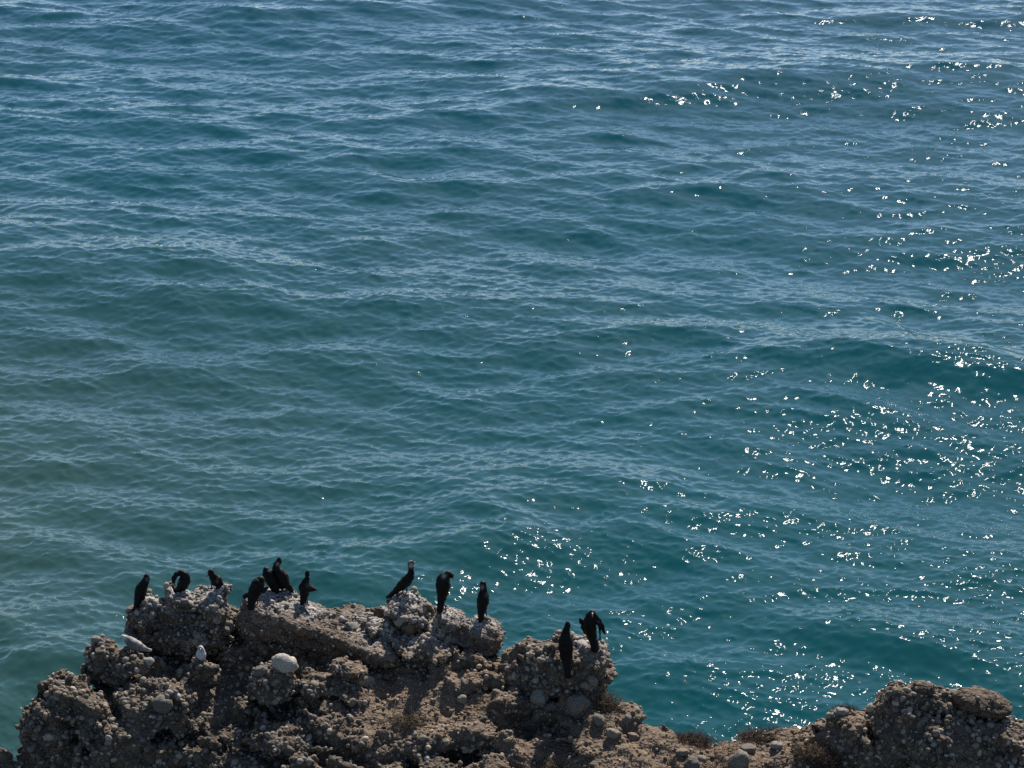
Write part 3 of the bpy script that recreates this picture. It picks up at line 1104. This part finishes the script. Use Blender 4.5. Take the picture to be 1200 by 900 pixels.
def bird(kind, label, feet, chains, head, bill, patches=(), base_tone=(.0078, .0068, .0062), k=.018, mat=None, group=None, legs=None, leg_mat=None, eyes=True, lift=0.0):
    """feet: photo pixel where it stands; chains: lists of (px, py, depth metres, radius px); head (px, py, depth); bill tip (px, py, depth)"""
    loc, nr = hit(*feet)
    s = pxm(loc)
    dep = math.atan2(CAM_H - loc[2], loc[1])
    cd, sn = math.cos(dep), math.sin(dep)
    fx, fy = feet
    def L(px, py, d):
        return np.array([(px - fx) / s, d, ((fy - py) / s - d * sn) / cd])
    prims = []
    for ch in chains:
        for a, b in zip(ch[:-1], ch[1:]):
            prims.append((L(*a[:3]), L(*b[:3]), (a[3] + .3) / s, (b[3] + .3) / s, a[4] if len(a) > 4 else 1.0))
    lo = np.min([np.minimum(a - ra, b - rb) for a, b, ra, rb, _ in prims], 0) - .03
    hi = np.max([np.maximum(a + ra, b + rb) for a, b, ra, rb, _ in prims], 0) + .03
    h = .0085
    dims = np.ceil((hi - lo) / h).astype(int)
    p = np.stack(np.meshgrid(*[np.arange(n) for n in dims], indexing='ij'), -1).reshape(-1, 3) * h + lo
    d = None
    for a, b, ra, rb, fl in prims:
        e = b - a
        t = np.clip(((p - a) @ e) / (e @ e + 1e-9), 0, 1)
        q = p - a - t[:, None] * e
        if fl != 1.0:
            q = q * np.array([1, 1 / fl, 1])
        dd = np.linalg.norm(q, axis=1) - (ra + (rb - ra) * t)
        if fl != 1.0:
            dd = dd * min(1, fl * 1.6)
        d = dd if d is None else smin(d, dd, k)
    d = d + (vnoise(p, 28., 1) - .5) * .006
    v, q = surface_nets(d.reshape(dims).astype(np.float32), lo, h)
    tone = np.tile(np.array(base_tone), (len(v), 1))
    for (px, py, dd, r, c) in patches:
        w = np.exp(-((v - L(px, py, dd)) ** 2).sum(1) / (r / s) ** 2)[:, None]
        w = np.clip(w * 1.6, 0, 1)
        tone = tone * (1 - w) + np.array(c) * w
    root = empty(kind, loc + np.array([0, 0, lift]))
    tag(root, label, 'bird', group)
    new_obj('body', mesh_np('body', v, q, attrs={'tone': tone}), mat or M_CORM, root)
    H, Bt = L(*head), L(*bill)
    dr = Bt - H
    dl = np.linalg.norm(dr)
    dr = dr / dl
    m1 = H + dr * dl * .45
    tip = Bt + np.array([0, 0, -.006])
    new_obj('bill', tube_mesh('bill', [([H + dr * dl * .1, m1, H + dr * dl * .8, Bt, tip], [.017, .011, .0085, .007, .003])]), M_BILL, root)
    if eyes:
        sd_ = np.cross(dr, [0, 0, 1]); sd_ /= np.linalg.norm(sd_) + 1e-9
        for g in (-1, 1):
            ev, eq = cube_sphere(2, 1, 0)
            new_obj('eye', mesh_np('eye', ev * .006 + H + dr * .016 + sd_ * g * .024 + np.array([0, 0, .006]), eq), M_EYE, root)
    for (kx, ky, ax, ay) in (legs or [(feet[0] - 2, feet[1] - 7, feet[0] - 3, feet[1] + 1), (feet[0] + 2, feet[1] - 7, feet[0] + 3, feet[1] + 1)]):
        A, B = L(kx, ky, 0), L(ax, ay, -.01)
        toes = []
        for g in (-.8, 0, .8):
            toes.append(([B, B + np.array([math.sin(g) * .05, -math.cos(g) * .05 if dr[1] <= 0 else math.cos(g) * .05, -.006])], [.008, .005]))
        new_obj('leg', tube_mesh('leg', [([A, (A + B) / 2 + [0, .012, 0], B], [.016, .011, .009])] + toes), leg_mat or M_LEG, root)
    return root


PALE, GREY = (.36, .33, .29), (.10, .095, .09)
CG = 'cormorants perched along the crest'
# each chain: (photo x, photo y, depth in metres away from the viewer, radius in photo pixels)
bird('cormorant', 'black cormorant at the far left end of the crest leaning left with tail hanging', (167, 701),
     [[(172.8, 675.5, .05, 3.0), (172.6, 678, .04, 3.3), (170.3, 683, .02, 4.4), (166.8, 689, 0, 6.3), (165, 695, 0, 6.6), (162.6, 702, -.03, 4.6), (160.6, 708, -.06, 3.0), (159, 714, -.08, 2.4)]],
     (173.2, 676, .05), (176, 681.5, .02), [(174, 679, .0, 2.2, GREY)], group=CG)
bird('cormorant', 'black cormorant preening with its neck arched down over its breast, second from left', (214, 690),
     [[(219, 674, 0, 4.5), (217.2, 678, 0, 6.6), (214.5, 683.5, 0, 6.2), (211.5, 688, 0, 4.4)], [(218, 671.5, 0, 4.0), (213.5, 669.2, 0, 3.2), (208.5, 671, -.02, 2.7), (205.4, 675.5, -.05, 2.4), (204.9, 680, -.07, 1.9)],
      [(211, 687.5, 0, 3.4), (206, 690, 0, 2.3), (200.5, 691, 0, 1.6)]],
     (205, 680, -.07), (207.2, 686, -.05), [(208, 678.5, -.04, 2.6, (.2, .19, .18))], group=CG)
bird('cormorant', 'black cormorant with short raised crest and bill pointing left, third from left', (251, 691),
     [[(247.8, 673.2, -.01, 2.6), (248.3, 675.2, 0, 3.4), (251, 679.5, 0, 4.2), (254.8, 683.5, 0, 5.8), (257.6, 688.5, 0, 4.4), (259.5, 692.5, 0, 2.8), (261.5, 696, -.03, 2.0)], [(250.5, 681, 0, 3.6), (251.5, 686.5, 0, 3.6)]],
     (246.5, 676.2, 0), (242.4, 679.4, -.01), [(256.5, 685, -.09, 2.2, (.09, .085, .08))], group=CG, lift=.05)
bird('cormorant', 'black cormorant hunched low over the left end of the brown slab', (299, 707),
     [[(306.5, 680, .02, 4.6), (303.2, 685, .0, 7.4), (299.8, 692, 0, 7.6), (297, 699.5, -.03, 5.8), (295.6, 706, -.08, 4.2), (295, 712, -.12, 3.4)], [(303, 689, -.02, 5.4), (309.5, 691.5, -.03, 3.2), (315.3, 688.6, -.04, 1.2)],
      [(297, 697.5, 0, 3.2), (290.5, 697.2, .02, 2.7), (287, 699, .03, 2.4)]],
     (287.3, 699.5, .03), (286.8, 704, .02), [(301, 687.5, -.12, 1.6, (.06, .055, .05))], group=CG)
bird('cormorant', 'black cormorant with head tucked away, plain upright oval shape beside the tallest one', (322, 693),
     [[(313.2, 668.2, .02, 3.9), (314.8, 673, 0, 6.0), (318.3, 680, 0, 6.6), (321.8, 687, 0, 5.3), (324.6, 692.5, -.02, 3.2)]],
     (313.5, 667.5, .05), (315, 672, .09), group=CG)
bird('cormorant', 'tallest black cormorant of the slab group, bill raised skyward', (333, 691),
     [[(328.6, 655.6, 0, 2.0), (328.2, 658.4, 0, 3.0), (325.2, 662.3, 0, 3.3), (324.6, 666.5, 0, 4.2), (328.2, 672, 0, 6.2), (331.3, 677, 0, 7.3), (334, 683, 0, 5.9), (338.3, 687, -.03, 3.5), (342.2, 692.5, -.06, 2.3)],
      [(328.5, 676, 0, 5.5), (329.3, 684, 0, 4.8), (330.5, 688, 0, 3.0)]],
     (328.5, 657, 0), (328.9, 652.2, .0), [(327.3, 661.3, -.04, 2.0, (.26, .23, .17))], group=CG)
bird('cormorant', 'black cormorant with thin raised neck and one wing held out to the right', (357.5, 706),
     [[(361.8, 670.5, 0, 1.7), (361.2, 673, 0, 2.2), (361.2, 677.5, 0, 2.3), (359.2, 682, 0, 4.0), (357.2, 688.5, 0, 6.3), (357.2, 695, 0, 5.0), (356.6, 700.5, -.04, 3.9), (355.4, 707, -.08, 3.3)],
      [(360, 685.5, -.02, 4.8), (365.3, 690, -.04, 3.6), (371.2, 691.2, -.05, 1.2)]],
     (361.6, 674.5, 0), (365, 678, -.03), [(364, 686, -.09, 3.2, (.075, .07, .065))], group=CG)
bird('cormorant', 'slender cormorant standing in profile with pale cheek, facing right on its own', (475, 694.5),
     [[(483.2, 659.6, 0, 2.6), (481.8, 661.5, 0, 3.0), (482.2, 666, 0, 2.5), (482.2, 671, 0, 3.3), (480.6, 676, 0, 4.8), (476, 681.5, 0, 6.1), (470.5, 686.5, 0, 5.2), (465, 691, 0, 3.3), (459.5, 696, 0, 2.4), (453.8, 700, 0, 1.5)]],
     (484, 659.6, 0), (488.3, 659.2, 0), [(482.6, 663, -.04, 2.9, PALE), (481.6, 657.5, 0, 1.6, PALE)], legs=[(471.8, 688, 472, 694.5), (477, 686, 476.6, 694.5)], group=CG)
bird('cormorant', 'black cormorant with head turned back over its shoulder, pale nape patch', (520, 716),
     [[(520, 675.5, 0, 4.2), (519.6, 680, 0, 7.4), (519.6, 686, 0, 8.2), (519, 693, 0, 6.9), (518, 700, 0, 5.0), (516.8, 707, -.06, 3.9), (516, 715, -.11, 3.6)], [(521, 674.5, 0, 3.7), (525.5, 673, 0, 3.2), (529, 674.6, .01, 3.2)]],
     (529.2, 675, .01), (531.5, 679.5, -.02), [(520.8, 675.2, -.07, 2.8, PALE), (531, 674, 0, 1.5, GREY)], group=CG)
bird('cormorant', 'black cormorant upright with pale face on the rounded overhanging rock', (567, 722),
     [[(566.1, 684.8, 0, 3.7), (566.3, 688, 0, 3.5), (566.8, 692, 0, 3.6), (566.7, 697.5, 0, 6.0), (566, 704, 0, 6.9), (565, 711.5, 0, 5.6), (564, 718, -.05, 3.8), (563.8, 727, -.11, 3.0)]],
     (565.2, 686, -.04), (564.8, 691.5, -.09), [(564.8, 688.6, -.06, 2.3, (.30, .25, .21)), (570.3, 698, -.06, 2.4, (.08, .07, .06))], group=CG)
bird('cormorant', 'tall black cormorant seen from behind, lower of the two on the right mound', (665, 784),
     [[(664.8, 731, .03, 2.2), (664.7, 733.5, .03, 2.9), (663.2, 739, .02, 3.5), (662.3, 744, 0, 5.0), (662.3, 751, 0, 7.6), (662.6, 759, 0, 8.1), (663.2, 768, 0, 6.8), (664, 776, -.05, 4.7), (664.8, 784, -.10, 3.6), (665.6, 792, -.15, 3.2)]],
     (665.3, 733.5, .04), (669.5, 736.8, .07), group=CG)
bird('cormorant', 'black cormorant drying half open wings at the right end of the crest', (697, 757),
     [[(693.5, 718.5, 0, 3.2), (691.8, 722.5, 0, 5.6), (690.8, 729, 0, 7.2), (691.6, 737, 0, 6.9), (693.2, 745, 0, 5.6), (695.6, 752, -.05, 4.6), (697, 760, -.1, 4.6)],
      [(686, 732, .02, 3.5, .5), (681.5, 729, .04, 2.6, .5), (679.6, 725.8, .05, 1.3, .5)], [(685.5, 731, .02, 3.0, .5), (683.3, 735, .03, 2.5, .5), (686.5, 742, .02, 2.2, .5)],
      [(695, 721.5, -.02, 3.6, .6), (700, 728, -.05, 3.6, .5), (704.5, 734.5, -.06, 2.8, .5), (708.2, 743, -.07, 1.0, .5)], [(700.5, 731, -.03, 1.2), (702.6, 738, -.03, .8), (703, 750, -.03, .6)]],
     (693.5, 718.5, -.03), (693.4, 724, -.10), [(693, 721, -.08, 2.0, (.12, .11, .10)), (701, 729.5, -.1, 2.2, (.06, .058, .055))], group=CG)
# two gulls resting below the crest
bird('gull', 'grey brown gull with white head resting below the far left knob', (157.5, 765),
     [[(145.8, 746.6, 0, 2.5), (148.5, 747.8, 0, 2.6), (151.8, 750.5, 0, 4.6), (156, 754.6, 0, 6.4), (162, 757, 0, 5.4), (168, 759.6, 0, 3.2), (173, 761.4, 0, 1.8), (177, 762, 0, 1.2)]],
     (145, 746.8, 0), (141.6, 748.6, 0), [(146, 746.5, 0, 4.4, (.60, .58, .55)), (157, 749.5, 0, 3.6, (.46, .43, .39)), (163, 753.5, 0, 3.8, (.48, .45, .42)), (169, 758, 0, 3.0, (.40, .37, .34)), (176.5, 761.6, 0, 2.6, (.50, .48, .45))],
     base_tone=(.17, .148, .128), mat=M_GULL, leg_mat=M_PINK, group='gulls resting on the rock')
bird('gull', 'small white gull facing the viewer, crouched on a rock point left of the white boulder', (236, 774),
     [[(236.2, 759.6, 0, 2.7), (236.4, 763, 0, 3.6), (236, 766.8, 0, 5.4), (235.6, 770, .04, 4.8), (235.2, 771, .12, 2.6), (235, 770, .2, 1.2)]],
     (236.2, 760.6, -.03), (236.2, 763.2, -.075), [(236.2, 761.5, -.05, 2.2, (.22, .23, .22))], base_tone=(.62, .61, .60), mat=M_GULL, leg_mat=M_PINK, group='gulls resting on the rock')  # grey patch paints the backlit head's shade onto its white face


# ------------------------------------------------------------------ dry shrubs and grass
def dry_mat(name, a, b):
    m, nt, bs = mat_new(name)
    g = nd(nt, 'ShaderNodeNewGeometry')
    c = mixc(nt, g.outputs['Random Per Island'], a, b)
    nt.links.new(c, bs.inputs['Base Color'])
    bs.inputs['Roughness'].default_value = .9
    bs.inputs['Specular IOR Level'].default_value = .15
    return m


M_TWIG = dry_mat('dark_dry_twigs', (.06, .042, .034), (.16, .112, .085))
M_TAN = dry_mat('tan_dry_twigs', (.10, .075, .05), (.24, .185, .125))
M_GRASS = dry_mat('dry_grass_blades', (.11, .08, .05), (.25, .19, .11))


def twig_mesh(name, roots, dirs, lens, wid, r):
    """curved three sided twigs"""
    n = len(roots)
    side = np.cross(dirs, r.normal(size=(n, 3))); side /= np.linalg.norm(side, axis=1)[:, None]
    sid2 = np.cross(dirs, side); sid2 /= np.linalg.norm(sid2, axis=1)[:, None]
    bend = r.normal(size=(n, 3)) * .22
    V = []
    for t, w in ((0, 1), (.5, .75), (1, .25)):
        c = roots + dirs * (lens * t)[:, None] + bend * (lens * t * t)[:, None]
        for k in range(3):
            an = 2 * math.pi * k / 3
            V.append(c + (side * math.cos(an) + sid2 * math.sin(an)) * (wid * w)[:, None])
    V = np.stack(V, 1)
    q = np.array([[0, 1, 4, 3], [1, 2, 5, 4], [2, 0, 3, 5], [3, 4, 7, 6], [4, 5, 8, 7], [5, 3, 6, 8]])
    Q = (q[None] + (np.arange(n) * 9)[:, None, None]).reshape(-1, 4)
    return mesh_np(name, V.reshape(-1, 3), Q, smooth=False)


def shrub(px, py, w, h, mat, label, seed, n=420):
    r = np.random.default_rng(seed)
    loc, nr = hit(px, py)
    s = pxm(loc)
    rx, hz = w / s / 2, h / s / .9
    root = empty('dry_shrub', loc - np.array([0, 0, .03]))
    tag(root, label, 'shrub', 'dry shrubs on the headland')
    a, e = r.uniform(0, 2 * math.pi, n), r.uniform(.05, 1.2, n)
    d = np.stack([np.cos(a) * np.cos(e), np.sin(a) * np.cos(e), np.sin(e)], 1)
    d *= np.array([rx, rx * .7, hz]); ln = np.linalg.norm(d, axis=1)
    d = d / ln[:, None]
    lens = ln * r.uniform(.35, 1.0, n)
    st = np.zeros((n, 3)); st[:, 0] = r.choice([-.55, -.2, .15, .6], n) * rx + r.normal(size=n) * rx * .16; st[:, 1] = r.normal(size=n) * rx * .25
    new_obj('stems', twig_mesh('stems', st, d, lens, r.uniform(.002, .0045, n), r), mat, root)
    # side twigs
    m = n * 4
    k = r.integers(0, n, m)
    t = r.uniform(.35, 1, m)
    rt = st[k] + d[k] * (lens[k] * t)[:, None]
    d2 = d[k] + r.normal(size=(m, 3)) * .7
    d2 /= np.linalg.norm(d2, axis=1)[:, None]
    new_obj('side_twigs', twig_mesh('side_twigs', rt, d2, r.uniform(.025, .075, m), r.uniform(.002, .004, m), r), mat, root)
    return root


shrub(808, 861, 44, 11, M_TWIG, 'dark dry shrub at the cliff lip in the dip of the saddle', 1)
shrub(890, 864, 50, 11, M_TWIG, 'dark brown dry shrub at the cliff lip right of the dip', 2)
shrub(950, 882, 34, 14, M_TAN, 'tan dry bush on the gravel left of the right hand outcrop', 3)
shrub(970, 899, 36, 26, M_TWIG, 'shaded bush against the left foot of the right hand outcrop', 4)
shrub(708, 828, 34, 22, M_TAN, 'brown dry bush under the right mound beside the large stone', 5)
shrub(480, 845, 40, 15, M_TAN, 'low dry bush in the soil hollow at centre', 6, 300)
shrub(640, 898, 44, 14, M_TAN, 'flat dry bush at the bottom edge below the pale block', 7, 300)
shrub(990, 833, 22, 10, M_TWIG, 'tiny dry tuft on the skyline beside the pale flat stone', 8, 160)


def grass():
    r = np.random.default_rng(77)
    p, nr = face_samples(hv, hf, 5200, r, lambda c: soil_mask(c) ** 1.3 * (fbm(c, 1.1, 3, 2) > .47))
    n = len(p)
    d = nr * .5 + r.normal(size=(n, 3)) * .45 + np.array([0, 0, .6])
    d /= np.linalg.norm(d, axis=1)[:, None]
    me = twig_mesh('dry_grass', p - nr * .01, d, r.uniform(.03, .085, n), r.uniform(.0015, .003, n), r)
    o = new_obj('dry_grass', me, M_GRASS)
    tag(o, 'sparse short dry grass on the brown soil of the headland', 'grass', kind='stuff')


grass()


def root_strand(pts, label):
    q = [hit(a, b)[0] + np.array([0, -.06, 0]) for a, b in pts]
    o = new_obj('hanging_root', tube_mesh('hanging_root', [([x - q[0] for x in q], np.linspace(.010, .006, len(q)))]), M_TAN)
    o.location = q[0]
    tag(o, label, 'root', 'roots hanging on the right hand outcrop')


root_strand([(1072, 858), (1073, 868), (1072, 880), (1075, 891)], 'thin pale root hanging in the dark hollow, left one of two')
root_strand([(1096, 872), (1098, 882), (1100, 892), (1101, 898)], 'thin pale root hanging in the dark hollow, right one of two')
